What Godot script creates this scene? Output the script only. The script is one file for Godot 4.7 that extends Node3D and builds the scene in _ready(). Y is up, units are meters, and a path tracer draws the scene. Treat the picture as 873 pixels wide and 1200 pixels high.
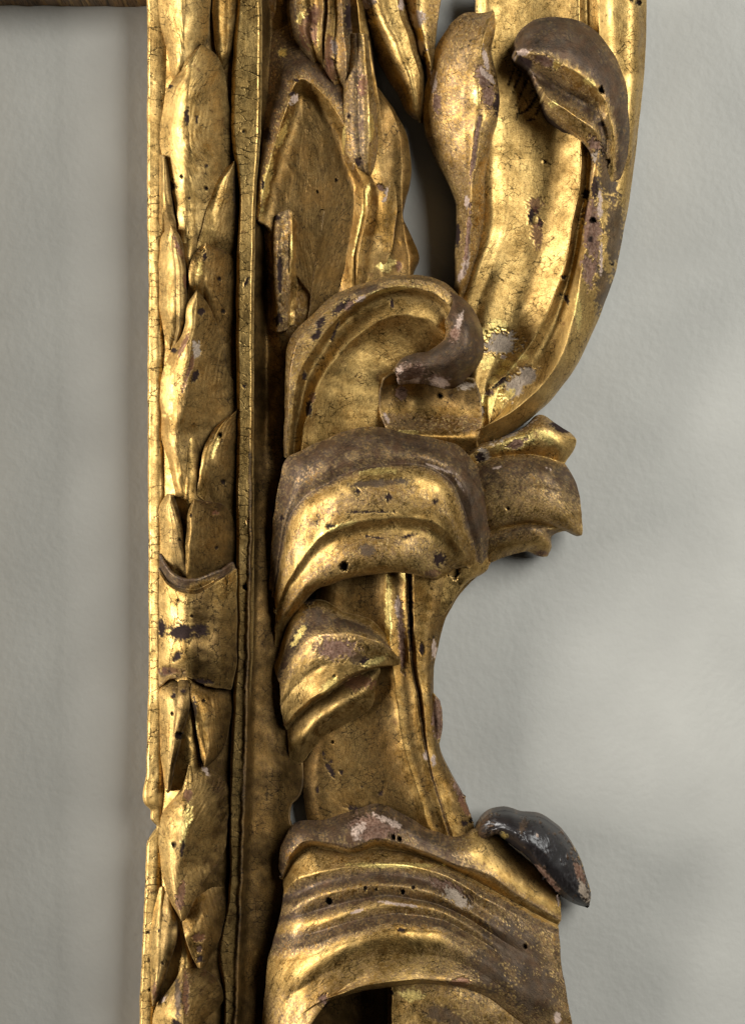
extends Node3D
# A close-up of a carved and gilded wooden picture frame hanging on a pale painted wall.
# Shapes are drawn as rails (lines of x, y, height; one unit is 0.3 mm) and lofted into carved surfaces with thickness.

const UNIT := 0.0003
const EYE := 2333.0      # distance of the camera from the wall, in units
const FOCUS := 80.0      # height above the wall at which the lines below were measured

var n_broad := FastNoiseLite.new()
var n_mid := FastNoiseLite.new()
var n_fine := FastNoiseLite.new()
var n_tone := FastNoiseLite.new()
var mats: Array[StandardMaterial3D] = []
var parts_made := 0


func _ready():
	# ---- camera, surroundings, lamps, exposure
	var cam := Camera3D.new()
	cam.name = "camera"
	add_child(cam)
	cam.position = Vector3(0, 0, EYE * UNIT)
	cam.fov = rad_to_deg(2.0 * atan(600.0 / (EYE - FOCUS)))
	cam.near = 0.02
	cam.far = 20.0
	var env := Environment.new()
	env.background_mode = Environment.BG_COLOR
	env.background_color = Color(0.155, 0.15, 0.142)
	env.background_energy_multiplier = 1.0
	env.tonemap_mode = Environment.TONE_MAPPER_LINEAR
	env.tonemap_exposure = 1.1
	env.sdfgi_enabled = true
	env.ssao_enabled = true
	env.ssil_enabled = true
	var we := WorldEnvironment.new()
	we.name = "surroundings"
	we.environment = env
	add_child(we)
	window_light("window_light", Vector3(-2.35, 0.12, 0.78), Vector3(0.0, 0.0, 0.02), Vector2(0.9, 1.6), 13.5, Color(1.0, 0.985, 0.965))
	window_light("fill_light", Vector3(0.76, 0.42, 0.92), Vector3(0.0, 0.0, 0.02), Vector2(0.7, 0.8), 2.3, Color(1.0, 1.0, 0.985))  # added fill that lifts the right-hand wall, no known lamp

	seed_noise()
	make_materials()
	make_wall()
	make_frame()


func window_light(called: String, from: Vector3, to: Vector3, size: Vector2, energy: float, tint: Color):
	var l := AreaLight3D.new()
	l.name = called
	l.area_size = size
	l.light_energy = energy
	l.light_color = tint
	l.area_range = 8.0
	l.shadow_enabled = true
	add_child(l)
	l.look_at_from_position(from, to, Vector3.UP)


func seed_noise():
	for q in [[n_broad, 11, 1.0 / 42.0, 2], [n_mid, 23, 1.0 / 16.0, 3], [n_fine, 37, 1.0 / 4.5, 2], [n_tone, 51, 1.0 / 70.0, 5]]:
		q[0].seed = q[1]
		q[0].frequency = q[2]
		q[0].noise_type = FastNoiseLite.TYPE_SIMPLEX_SMOOTH
		q[0].fractal_type = FastNoiseLite.FRACTAL_FBM
		q[0].fractal_octaves = q[3]


# ------------------------------------------------------------------ textures and materials
func noise_image(kind: int, sd: int, freq: float, w: int, h: int, octaves := 3, warp := 0.0) -> PackedByteArray:
	var f := FastNoiseLite.new()
	f.seed = sd
	f.frequency = freq
	f.noise_type = kind
	f.fractal_type = FastNoiseLite.FRACTAL_FBM if octaves > 1 else FastNoiseLite.FRACTAL_NONE
	f.fractal_octaves = octaves
	if kind == FastNoiseLite.TYPE_CELLULAR:
		f.cellular_return_type = FastNoiseLite.RETURN_DISTANCE2_SUB
		f.cellular_jitter = 1.0
	if warp > 0.0:
		f.domain_warp_enabled = true
		f.domain_warp_amplitude = warp
		f.domain_warp_frequency = 0.02
		f.domain_warp_fractal_octaves = 3
	var im := f.get_seamless_image(w, h)
	if w != 1024 or h != 1024:
		im.resize(1024, 1024, Image.INTERPOLATE_CUBIC)
	im.convert(Image.FORMAT_L8)
	return im.get_data()


func tex(data: PackedByteArray, format: int) -> ImageTexture:
	return ImageTexture.create_from_image(Image.create_from_data(1024, 1024, false, format, data))


func make_materials():
	# on flat strips the cracks run across the length (the texture's x axis); elsewhere they are a fine, patchy net
	var cell := noise_image(FastNoiseLite.TYPE_CELLULAR, 5, 0.034, 1024, 560, 1, 20.0)
	var net := noise_image(FastNoiseLite.TYPE_CELLULAR, 9, 0.055, 1024, 860, 1, 14.0)
	var where := noise_image(FastNoiseLite.TYPE_SIMPLEX_SMOOTH, 14, 0.010, 1024, 1024, 5)
	var grain := noise_image(FastNoiseLite.TYPE_SIMPLEX_SMOOTH, 21, 0.30, 128, 1024, 4)
	var blotch := noise_image(FastNoiseLite.TYPE_SIMPLEX_SMOOTH, 29, 0.012, 1024, 1024, 6)
	var speck := noise_image(FastNoiseLite.TYPE_SIMPLEX, 33, 0.30, 1024, 1024, 1)
	var n := 1024 * 1024
	var a1 := PackedByteArray(); a1.resize(n * 3)
	var a2 := PackedByteArray(); a2.resize(n * 3)
	var a3 := PackedByteArray(); a3.resize(n * 3)
	var h1 := PackedByteArray(); h1.resize(n)
	var h2 := PackedByteArray(); h2.resize(n)
	var h3 := PackedByteArray(); h3.resize(n)
	var rr := PackedByteArray(); rr.resize(n)
	for i in n:
		var w: int = where[i]
		var b: int = blotch[i]
		var g: int = grain[i]
		var s: int = speck[i]
		var c1 := 1.0
		if cell[i] < 17:
			c1 = minf(1.0, maxf(cell[i] / 17.0, (128 - w) / 50.0))
		var c2 := 1.0
		if net[i] < 20 and w > 124:
			c2 = minf(1.0, maxf(net[i] / 20.0, (172 - w) / 48.0))
		var dot := 1.0 if s < 222 else maxf(0.22, 1.0 - (s - 222) / 9.0)
		var streak := clampf(1.0 + 0.0013 * (g - 128), 0.7, 1.15)
		var wear := 1.0 if b < 140 else 1.0 - 0.20 * minf(1.0, (b - 140) / 100.0)
		var v1 := clampf(0.92 * streak * wear * (0.46 + 0.54 * c1) * dot, 0.0, 1.0)
		var v2 := clampf(0.92 * streak * wear * (0.40 + 0.60 * c2) * dot, 0.0, 1.0)
		a1[i * 3] = int(255 * v1); a1[i * 3 + 1] = int(253 * v1 * (0.94 + 0.06 * wear)); a1[i * 3 + 2] = int(250 * v1 * (0.75 + 0.25 * wear))
		a2[i * 3] = int(255 * v2); a2[i * 3 + 1] = int(253 * v2 * (0.94 + 0.06 * wear)); a2[i * 3 + 2] = int(250 * v2 * (0.75 + 0.25 * wear))
		h1[i] = int(clampf(150.0 * c1 + 0.10 * b + 0.03 * g, 0, 255))
		h2[i] = int(clampf(60.0 * c2 + 0.10 * b + 0.03 * g, 0, 255))
		rr[i] = int(clampf(112.0 + 0.36 * b + 0.22 * (g - 128) + 40.0 * (1.0 - dot), 0, 255))
		var pale := 0.0 if s > 20 else (20 - s) / 20.0
		var d := clampf(0.62 + 0.30 * b / 255.0 + 0.0014 * (g - 128) + 0.5 * pale, 0.0, 1.0) * (0.7 + 0.3 * c2) * (0.4 + 0.6 * dot)
		a3[i * 3] = int(255 * d); a3[i * 3 + 1] = int(255 * d); a3[i * 3 + 2] = int(255 * d)
		h3[i] = int(clampf(60.0 + 0.25 * b + 0.16 * g - 30.0 * (1.0 - c2) - 20.0 * (1.0 - dot) + 20.0 * pale, 0, 255))
	var t1 := tex(a1, Image.FORMAT_RGB8)
	var t2 := tex(a2, Image.FORMAT_RGB8)
	var t3 := tex(a3, Image.FORMAT_RGB8)
	var g1 := tex(h1, Image.FORMAT_L8)
	var g2 := tex(h2, Image.FORMAT_L8)
	var g3 := tex(h3, Image.FORMAT_L8)
	var tr := tex(rr, Image.FORMAT_L8)
	#        name                metal rough relief  colour relief rough
	for q in [["burnished_gold", 1.0, 0.85, 0.014, t2, g2, tr], ["worn_gold", 0.85, 0.92, 0.014, t2, g2, tr], ["dusty_gold", 0.5, 0.92, 0.014, t2, g2, tr], ["grey_patina", 0.32, 0.52, 0.022, t3, g3, null], ["bare_wood", 0.0, 0.74, 0.028, t3, g3, null], ["black_tarnish", 0.0, 0.40, 0.022, t3, g3, null],
			["cracked_gold", 1.0, 0.85, 0.020, t1, g1, tr], ["cracked_worn_gold", 0.85, 0.92, 0.020, t1, g1, tr], ["cracked_dusty_gold", 0.5, 0.92, 0.018, t1, g1, tr]]:
		var m := StandardMaterial3D.new()
		m.resource_name = q[0]
		m.vertex_color_use_as_albedo = true
		m.metallic = q[1]
		m.roughness = q[2]
		m.metallic_specular = 0.15 if q[0] == "bare_wood" else 0.28 if q[0] == "grey_patina" else 0.5
		m.albedo_texture = q[4]
		m.heightmap_enabled = true
		m.heightmap_texture = q[5]
		m.heightmap_scale = q[3]
		if q[6]:
			m.roughness_texture = q[6]
		mats.append(m)


# ------------------------------------------------------------------ carving
func at(x: float, y: float, z: float) -> Vector3:
	var k := (EYE - z) / (EYE - FOCUS) * UNIT
	return Vector3((x - 436.5) * k, (600.0 - y) * k, z * UNIT)


func parse(spec: String) -> Dictionary:
	# "! b=6 d=0.4 x,y,z x,y,z,dust ...": ! a crisp line, b the swelling of the surface that follows, d the patina on it, below zero brown soil and painted shade
	var r := {"p": [], "sharp": false, "bulge": 0.0}
	var dust_shade := 0.0
	for w in spec.split(" ", false):
		if w == "!":
			r.sharp = true
		elif w.begins_with("b="):
			r.bulge = float(w.substr(2))
		elif w.begins_with("d="):
			dust_shade = float(w.substr(2))
		else:
			var f := w.split_floats(",")
			r.p.append(Vector4(f[0], f[1], f[2], f[3] if f.size() > 3 else dust_shade))
	return r


func along(p: Array, t: float) -> Vector4:
	var n := p.size()
	var i := clampi(int(t), 0, n - 2)
	var f := t - i
	var p1: Vector4 = p[i]
	var p2: Vector4 = p[i + 1]
	var p0: Vector4 = p[i - 1] if i > 0 else p1 * 2.0 - p2
	var p3: Vector4 = p[i + 2] if i + 2 < n else p2 * 2.0 - p1
	var l1 := maxf(0.5, Vector2(p2.x - p1.x, p2.y - p1.y).length())
	var l0 := maxf(0.5, Vector2(p1.x - p0.x, p1.y - p0.y).length())
	var l2 := maxf(0.5, Vector2(p3.x - p2.x, p3.y - p2.y).length())
	var s := (p2 - p1)
	var m1 := ((s / l1) * l0 + ((p1 - p0) / l0) * l1) / (l0 + l1) * l1
	var m2 := ((s / l1) * l2 + ((p3 - p2) / l2) * l1) / (l1 + l2) * l1
	var f2 := f * f
	var f3 := f2 * f
	return p1 * (2 * f3 - 3 * f2 + 1) + m1 * (f3 - 2 * f2 + f) + p2 * (3 * f2 - 2 * f3) + m2 * (f3 - f2)


func parse_spots(s: String) -> Array:
	var out := []
	for w in s.split(" ", false):
		var kind := w[0]
		var f := w.substr(1).split_floats(",")
		out.append([kind, f[0], f[1], f[2], f[3] if f.size() > 3 else f[2], deg_to_rad(f[4]) if f.size() > 4 else 0.0])
	return out


func loft(called: String, parent: Node, specs: Array, opt := {}) -> MeshInstance3D:
	parts_made += 1
	var cell: float = opt.get("cell", 1.7)
	var thick: float = opt.get("thick", 40.0)
	var floor_z: float = opt.get("floor", 3.0)
	var edge: float = opt.get("edge", 2.0)
	var rough: float = opt.get("rough", 1.0)
	var tone_shift: float = opt.get("tone", 0.0)
	var up_dust: float = opt.get("up", 0.35)
	var flow: float = opt.get("flow", 0.12)
	var warp: float = opt.get("warp", 1.3)
	var cracked: bool = opt.get("cracked", false)
	var spots := parse_spots(opt.get("spots", ""))
	var rails := []
	for s in specs:
		rails.append(parse(s))
	var kk := rails.size()
	# --- where to sample along and across
	var same := true
	for r in rails:
		same = same and r.p.size() == rails[0].p.size()
	var ts := []      # per sample: parameter of each rail
	if same:
		var n: int = rails[0].p.size()
		for i in n - 1:
			var longest := 0.0
			for r in rails:
				longest = maxf(longest, Vector2(r.p[i + 1].x - r.p[i].x, r.p[i + 1].y - r.p[i].y).length())
			var steps := maxi(2, int(ceil(longest / cell)))
			for j in steps:
				ts.append(i + float(j) / steps)
		ts.append(float(n - 1))
	var nu := ts.size()
	var lines := []
	if same:
		for r in rails:
			var l := []
			for t in ts:
				l.append(along(r.p, t))
			lines.append(l)
	else:
		var tables := []
		var longest := 0.0
		for r in rails:
			var m: int = (r.p.size() - 1) * 24
			var acc := [0.0]
			var last := along(r.p, 0.0)
			for i in range(1, m + 1):
				var q := along(r.p, i / 24.0)
				acc.append(acc[-1] + Vector3(q.x - last.x, q.y - last.y, q.z - last.z).length())
				last = q
			tables.append(acc)
			longest = maxf(longest, acc[-1])
		nu = maxi(6, int(ceil(longest / cell))) + 1
		for k in kk:
			var acc: Array = tables[k]
			var l := []
			var j := 0
			for i in nu:
				var want: float = acc[-1] * i / (nu - 1)
				while j < acc.size() - 2 and acc[j + 1] < want:
					j += 1
				var f: float = clampf((want - acc[j]) / maxf(1e-6, acc[j + 1] - acc[j]), 0.0, 1.0)
				l.append(along(rails[k].p, (j + f) / 24.0))
			lines.append(l)
	var vs := []      # (segment, fraction)
	var mean_h := []
	for k in kk - 1:
		var sum := 0.0
		var most := 0.0
		for i in nu:
			var d: Vector4 = lines[k + 1][i] - lines[k][i]
			var len := Vector3(d.x, d.y, d.z).length()
			sum += len
			most = maxf(most, len)
		mean_h.append(maxf(1.0, sum / nu))
		var steps := maxi(2, int(ceil((0.5 * sum / nu + 0.5 * most) / cell)))
		for j in steps:
			vs.append([k, float(j) / steps])
	vs.append([kk - 2, 1.0])
	var nv := vs.size()
	# --- the surface
	var grid := PackedVector3Array(); grid.resize(nu * nv)
	var dust_shades := PackedFloat32Array(); dust_shades.resize(nu * nv)
	var uvs := PackedVector2Array(); uvs.resize(nu * nv)
	var shift := Vector2(fmod(parts_made * 0.37, 1.0), fmod(parts_made * 0.61, 1.0))
	var run := 0.0
	var mid := kk / 2
	for i in nu:
		if i > 0:
			var dm: Vector4 = lines[mid][i] - lines[mid][i - 1]
			run += Vector3(dm.x, dm.y, dm.z).length()
		var pk := []
		var hk := []
		for k in kk:
			pk.append(lines[k][i])
			if k > 0:
				var d: Vector4 = pk[k] - pk[k - 1]
				hk.append(maxf(0.4, Vector3(d.x, d.y, d.z).length()))
		var across := 0.0
		var lastp := Vector3.ZERO
		for j in nv:
			var k: int = vs[j][0]
			var t: float = vs[j][1]
			var a: Vector4 = pk[k]
			var b: Vector4 = pk[k + 1]
			var h: float = hk[k]
			var s := (b - a) / h
			var ma := s
			var mb := s
			if k > 0 and not rails[k].sharp:
				var h0: float = hk[k - 1]
				ma = (s * h0 + (a - pk[k - 1]) / h0 * h) / (h + h0)
			if k + 2 < kk and not rails[k + 1].sharp:
				var h2: float = hk[k + 1]
				mb = (s * h2 + (pk[k + 2] - b) / h2 * h) / (h + h2)
			var t2 := t * t
			var t3 := t2 * t
			var p: Vector4 = a * (2 * t3 - 3 * t2 + 1) + ma * h * (t3 - 2 * t2 + t) + b * (3 * t2 - 2 * t3) + mb * h * (t3 - t2)
			var z := p.z
			var wob := n_broad.get_noise_2d(p.x * 0.9 + 200.0, p.y * 0.9)
			p.x += warp * wob
			p.y += warp * n_broad.get_noise_2d(p.x * 0.9, p.y * 0.9 + 400.0)
			var nk := n_mid.get_noise_2d(p.x * 0.8 + parts_made * 17.0, p.y * 0.8 - 90.0)
			if nk > 0.40:
				z -= rough * (nk - 0.40) * 1.6
			var bulge: float = rails[k].bulge
			if bulge != 0.0:
				z += bulge * 4.0 * t * (1.0 - t) * minf(1.0, h / mean_h[k])
			z += rough * (1.0 * n_broad.get_noise_2d(p.x, p.y) + 0.3 * n_mid.get_noise_2d(p.x * 1.3 + 70.0, p.y * 1.3))
			var here := Vector3(p.x, p.y, p.z)
			if j > 0:
				across += here.distance_to(lastp)
			lastp = here
			z += flow * n_fine.get_noise_2d(across * 0.9 + parts_made * 31.0, run * 0.07)
			for q in spots:
				var dx: float = p.x - q[1]
				var dy: float = p.y - q[2]
				if absf(dx) + absf(dy) > 2.2 * (q[3] + q[4]):
					continue
				if q[0] == "h" or q[0] == "o":
					var far: float = (dx * dx + dy * dy) / (q[3] * q[3]) * (1.0 + 0.8 * n_fine.get_noise_2d(p.x * 0.8, p.y * 0.8))
					if far < 1.0:
						z -= 9.0 * (1.0 - far * far) if q[0] == "h" else 3.0 * (1.0 - far)
				elif q[0] in "wgkrK":
					var ca := cos(q[5])
					var sa := sin(q[5])
					var qq := Vector2((dx * ca + dy * sa) / q[3], (dy * ca - dx * sa) / q[4]).length() + 0.55 * (n_mid.get_noise_2d(p.x + 500.0, p.y) * 0.8 + n_fine.get_noise_2d(p.x, p.y) * 0.9)
					if qq < 1.0:
						z -= (1.5 if q[0] in "wg" else 0.8) * smoothstep(0.0, 0.15, 1.0 - qq)
			grid[i * nv + j] = Vector3(p.x, p.y, z)
			dust_shades[i * nv + j] = p.w
			uvs[i * nv + j] = Vector2(run, across) / 400.0 + shift
	# --- place, normals
	var pos := PackedVector3Array(); pos.resize(nu * nv)
	for i in nu * nv:
		var g := grid[i]
		pos[i] = at(g.x, g.y, g.z)
	var nrm := PackedVector3Array(); nrm.resize(nu * nv)
	var facing := 0.0
	for i in range(1, nu - 1, 2):
		for j in range(1, nv - 1, 2):
			facing += (pos[(i + 1) * nv + j] - pos[(i - 1) * nv + j]).cross(pos[i * nv + j + 1] - pos[i * nv + j - 1]).z
	var sgn := 1.0 if facing > 0.0 else -1.0
	for i in nu:
		var i0 := maxi(i - 1, 0)
		var i1 := mini(i + 1, nu - 1)
		for j in nv:
			var j0 := maxi(j - 1, 0)
			var j1 := mini(j + 1, nv - 1)
			var du := pos[i1 * nv + j] - pos[i0 * nv + j]
			var dv := pos[i * nv + j1] - pos[i * nv + j0]
			var c := du.cross(dv) * sgn
			nrm[i * nv + j] = c.normalized() if c.length_squared() > 1e-22 else Vector3(0, 0, 1)
	# --- paint
	var col := PackedColorArray(); col.resize(nu * nv)
	var level := PackedInt32Array(); level.resize(nu * nv)
	var gold_hi := Color(0.72, 0.497, 0.185)
	var gold_lo := Color(0.30, 0.170, 0.048)
	var patina_a := Color(0.108, 0.076, 0.052)
	var soil_shade_tone := Color(0.085, 0.048, 0.015)
	var patina_b := Color(0.125, 0.070, 0.036)
	var bole := Color(0.17, 0.075, 0.034)
	for i in nu * nv:
		var g := grid[i]
		var t0 := n_tone.get_noise_2d(g.x, g.y + 300.0)
		var t1 := n_mid.get_noise_2d(g.x + 500.0, g.y)
		var t2 := n_fine.get_noise_2d(g.x, g.y)
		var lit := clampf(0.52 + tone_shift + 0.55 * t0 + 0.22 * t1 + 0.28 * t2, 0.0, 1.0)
		var c := gold_lo.lerp(gold_hi, lit)
		var rub := 0.55 * t0 + 0.5 * t1 + 0.35 * t2
		if rub > 0.42:
			c = c.lerp(Color(0.22, 0.10, 0.04), clampf((rub - 0.42) * 3.5, 0.0, 0.7))
		var soil_shade := clampf(-dust_shades[i], 0.0, 1.0)
		if soil_shade > 0.0:
			soil_shade = clampf(soil_shade * (1.0 + 0.5 * t0 + 0.35 * t1), 0.0, 1.0)
			c = c.lerp(soil_shade_tone, soil_shade)  # brown soil together with shade painted into recesses and right-hand flanks
		var d := maxf(dust_shades[i], 0.0) + up_dust * clampf(nrm[i].y * 1.25 - 0.1, 0.0, 1.0)
		d = clampf(d * 0.98 + (0.40 * t1 + 0.50 * t2 + 0.28 * t0) * (0.25 + 0.75 * minf(1.0, 2.0 * d)), 0.0, 1.0)
		var patina := patina_a.lerp(patina_b, clampf(0.45 + 0.9 * t1 + 0.5 * t0, 0.0, 1.0))
		if d > 0.2 and d < 0.62:
			c = c.lerp(bole, 0.55 * (1.0 - absf(d - 0.41) / 0.21))
		c = c.lerp(patina, d * d * (3.0 - 2.0 * d))
		var ds := maxf(d, minf(soil_shade * 0.5, 0.3))
		var lv := 0 if ds < 0.16 else 1 if ds < 0.36 else 2 if ds < 0.58 else 3
		if d > 0.45 and d < 0.97 and t2 * 0.9 + t1 * 0.4 > 0.42:      # gold glinting through
			c = c.lerp(gold_hi, 0.7)
			lv = 1
		for q in spots:
			var dx: float = g.x - q[1]
			var dy: float = g.y - q[2]
			var reach: float = maxf(q[3], q[4]) * 1.5
			if absf(dx) > reach or absf(dy) > reach:
				continue
			var ca := cos(q[5])
			var sa := sin(q[5])
			var kind: String = q[0]
			var frayed := 0.35 if kind == "h" or kind == "o" else 0.55
			var qq := Vector2((dx * ca + dy * sa) / q[3], (dy * ca - dx * sa) / q[4]).length() + frayed * (t1 * 0.8 + t2 * 0.9)
			if qq >= 1.0:
				continue
			var f := smoothstep(0.0, 0.25, 1.0 - qq)
			match kind:
				"h", "o":
					c = c.lerp(Color(0.022, 0.014, 0.009), smoothstep(0.0, 0.12, 1.0 - qq)); lv = 4
				"k":   # black tarnish
					c = c.lerp(Color(0.040, 0.027, 0.020), f)
					if f > 0.4: lv = 4
				"K":   # black, still glossy
					c = c.lerp(Color(0.019, 0.014, 0.014), f)
					if f > 0.4: lv = 5
				"w":   # pinkish bare wood
					c = c.lerp(Color(0.30, 0.185, 0.130).lerp(Color(0.16, 0.085, 0.055), clampf(0.5 + 1.2 * t2, 0, 1)), f)
					if f > 0.4: lv = 4
				"e":   # pale gesso
					c = c.lerp(Color(0.60, 0.45, 0.355), f)
					if f > 0.4: lv = 4
				"r":   # red bole
					c = c.lerp(Color(0.15, 0.055, 0.026), f * 0.8)
					if f > 0.5: lv = 2
				"g":   # grey bare ground
					c = c.lerp(Color(0.46, 0.365, 0.275), f)
					if f > 0.4: lv = 4
				"d":   # patina
					c = c.lerp(patina, f * 0.9)
					if f > 0.5: lv = 3
				"y":   # fresh leaf
					c = c.lerp(Color(0.92, 0.72, 0.27), f)
					if f > 0.3: lv = 0
		col[i] = c
		level[i] = lv
	# --- surface pieces by finish
	var tris := [PackedInt32Array(), PackedInt32Array(), PackedInt32Array(), PackedInt32Array(), PackedInt32Array(), PackedInt32Array()]
	for i in nu - 1:
		for j in nv - 1:
			var a := i * nv + j
			var b := a + 1
			var c2 := a + nv
			var d2 := c2 + 1
			var t: PackedInt32Array = tris[level[a]]
			if sgn > 0.0:
				t.append_array([a, d2, c2, a, b, d2])
			else:
				t.append_array([a, c2, d2, a, d2, b])
			tris[level[a]] = t
	# --- the edge all round, then the back
	var loop := PackedInt32Array()
	for i in nu: loop.append(i * nv)
	for j in range(1, nv): loop.append((nu - 1) * nv + j)
	for i in range(nu - 2, -1, -1): loop.append(i * nv + nv - 1)
	for j in range(nv - 2, 0, -1): loop.append(j)
	var ln := loop.size()
	var ep := pos
	var en := nrm
	var ec := col
	var eu := uvs
	var base := ep.size()
	var rows := [0.0, 0.5, 1.0, -1.0]
	var outs := PackedVector3Array(); outs.resize(ln)
	for i in ln:
		var o := Vector3.ZERO
		for step in [2, 4, 8]:
			var tg := pos[loop[(i + step) % ln]] - pos[loop[(i - step + ln) % ln]]
			if Vector2(tg.x, tg.y).length() > 0.8 * UNIT:
				o = Vector3(tg.y, -tg.x, 0.0).normalized()
				break
		outs[i] = o
	# is that outward or inward?
	var vote := 0.0
	for i in range(0, ln, 3):
		var v := loop[i]
		var gi := v / nv
		var gj := v % nv
		var inner := clampi(gi, 2, nu - 3) * nv + clampi(gj, 2, nv - 3)
		vote += (pos[v] - pos[inner]).dot(outs[i])
	var osg := 1.0 if vote > 0.0 else -1.0
	for r in rows.size():
		for i in ln:
			var v := loop[i]
			var o := outs[i] * osg
			var n := nrm[v]
			if o == Vector3.ZERO:
				o = n
			var low := maxf(floor_z * UNIT, pos[v].z - thick * UNIT)
			if rows[r] >= 0.0:
				var an: float = rows[r] * PI / 2
				var dir := (n * cos(an) + o * sin(an)).normalized()
				ep.append(pos[v] + edge * UNIT * (dir - n) * (1.0 + 0.4 * n_mid.get_noise_2d(grid[v].x * 1.5, grid[v].y * 1.5)))
				en.append(dir)
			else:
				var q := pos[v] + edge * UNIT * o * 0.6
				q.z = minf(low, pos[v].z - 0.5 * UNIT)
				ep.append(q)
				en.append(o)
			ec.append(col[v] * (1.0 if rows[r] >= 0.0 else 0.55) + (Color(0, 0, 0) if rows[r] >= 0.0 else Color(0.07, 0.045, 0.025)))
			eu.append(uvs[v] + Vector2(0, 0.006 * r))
	var st := PackedInt32Array()
	var turn := sgn * (1.0 if true else 0.0)
	for r in rows.size() - 1:
		for i in ln:
			var a := base + r * ln + i
			var b := base + r * ln + (i + 1) % ln
			var c2 := a + ln
			var d2 := b + ln
			# outward facing: decide once from the first good quad
			st.append_array([a, b, d2, a, d2, c2])
	# check winding of the edge against its normals (clockwise seen from outside)
	var wv := 0.0
	for k in range(0, st.size(), 33):
		var kq := k - k % 3
		var fa := ep[st[kq]]
		wv += (ep[st[kq + 1]] - fa).cross(ep[st[kq + 2]] - fa).normalized().dot(en[st[kq]])
	if wv > 0.0:
		for k in range(0, st.size(), 3):
			var sw := st[k + 1]
			st[k + 1] = st[k + 2]
			st[k + 2] = sw
	var edge_level: int = opt.get("edge_finish", 2)
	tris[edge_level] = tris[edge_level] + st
	if opt.get("back", true):
		var step := 5
		var bi := []
		for i in range(0, nu - 1, step): bi.append(i)
		bi.append(nu - 1)
		var bj := []
		for j in range(0, nv - 1, step): bj.append(j)
		bj.append(nv - 1)
		var b0 := ep.size()
		for i in bi:
			for j in bj:
				var q := pos[i * nv + j]
				q.z = maxf(floor_z * UNIT, q.z - thick * UNIT)
				ep.append(q)
				en.append(-nrm[i * nv + j])
				ec.append(Color(0.10, 0.065, 0.04))
				eu.append(uvs[i * nv + j])
		var bt := PackedInt32Array()
		var w := bj.size()
		for i in bi.size() - 1:
			for j in w - 1:
				var a := b0 + i * w + j
				if sgn > 0.0:
					bt.append_array([a, a + w, a + w + 1, a, a + w + 1, a + 1])
				else:
					bt.append_array([a, a + w + 1, a + w, a, a + 1, a + w + 1])
		tris[4] = tris[4] + bt
	var mesh := ArrayMesh.new()
	var slot := 0
	for lv in 6:
		if tris[lv].is_empty():
			continue
		# only the points this finish uses
		var seen := PackedInt32Array(); seen.resize(ep.size()); seen.fill(-1)
		var p2 := PackedVector3Array()
		var n2 := PackedVector3Array()
		var c2 := PackedColorArray()
		var u2 := PackedVector2Array()
		var ix := PackedInt32Array(); ix.resize(tris[lv].size())
		for k in tris[lv].size():
			var v: int = tris[lv][k]
			if seen[v] < 0:
				seen[v] = p2.size()
				p2.append(ep[v]); n2.append(en[v]); c2.append(ec[v]); u2.append(eu[v])
			ix[k] = seen[v]
		var arr := []
		arr.resize(Mesh.ARRAY_MAX)
		arr[Mesh.ARRAY_VERTEX] = p2
		arr[Mesh.ARRAY_NORMAL] = n2
		arr[Mesh.ARRAY_COLOR] = c2
		arr[Mesh.ARRAY_TEX_UV] = u2
		arr[Mesh.ARRAY_INDEX] = ix
		mesh.add_surface_from_arrays(Mesh.PRIMITIVE_TRIANGLES, arr)
		mesh.surface_set_material(slot, mats[lv + 6] if cracked and lv < 3 else mats[lv])
		slot += 1
	var o := MeshInstance3D.new()
	o.name = called
	o.mesh = mesh
	parent.add_child(o, true)
	return o


# ------------------------------------------------------------------ the wall
func make_wall():
	var f := FastNoiseLite.new()
	f.seed = 77
	f.frequency = 0.048
	f.fractal_octaves = 3
	f.noise_type = FastNoiseLite.TYPE_SIMPLEX_SMOOTH
	var t := NoiseTexture2D.new()
	t.noise = f
	t.width = 1024
	t.height = 1024
	t.seamless = true
	var tint := NoiseTexture2D.new()
	var f2 := FastNoiseLite.new()
	f2.seed = 78
	f2.frequency = 0.006
	f2.fractal_octaves = 5
	tint.noise = f2
	tint.width = 512
	tint.height = 512
	tint.seamless = true
	var ramp := Gradient.new()
	ramp.set_color(0, Color(0.93, 0.93, 0.93))
	ramp.set_color(1, Color(1, 1, 1))
	tint.color_ramp = ramp
	var m := StandardMaterial3D.new()
	m.resource_name = "painted_plaster"
	m.albedo_color = Color(0.618, 0.613, 0.588)
	m.albedo_texture = tint
	m.roughness = 0.62
	m.metallic_specular = 0.4
	m.heightmap_enabled = true
	m.heightmap_texture = t
	m.heightmap_scale = 0.010
	m.uv1_scale = Vector3(8, 8, 8)
	var b := BoxMesh.new()
	b.size = Vector3(1.6, 1.6, 0.02)
	var st := SurfaceTool.new()
	st.begin(Mesh.PRIMITIVE_TRIANGLES)
	var o := MeshInstance3D.new()
	o.name = "wall"
	var pl := PlaneMesh.new()
	pl.orientation = PlaneMesh.FACE_Z
	pl.size = Vector2(1.6, 1.6)
	st.append_from(pl, 0, Transform3D())
	st.append_from(b, 0, Transform3D(Basis(), Vector3(0, 0, -0.0105)))
	o.mesh = st.commit()
	o.material_override = m
	o.set_meta("kind", "structure")
	o.set_meta("label", "pale grey painted plaster wall with a fine roller texture")
	add_child(o, true)


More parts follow.
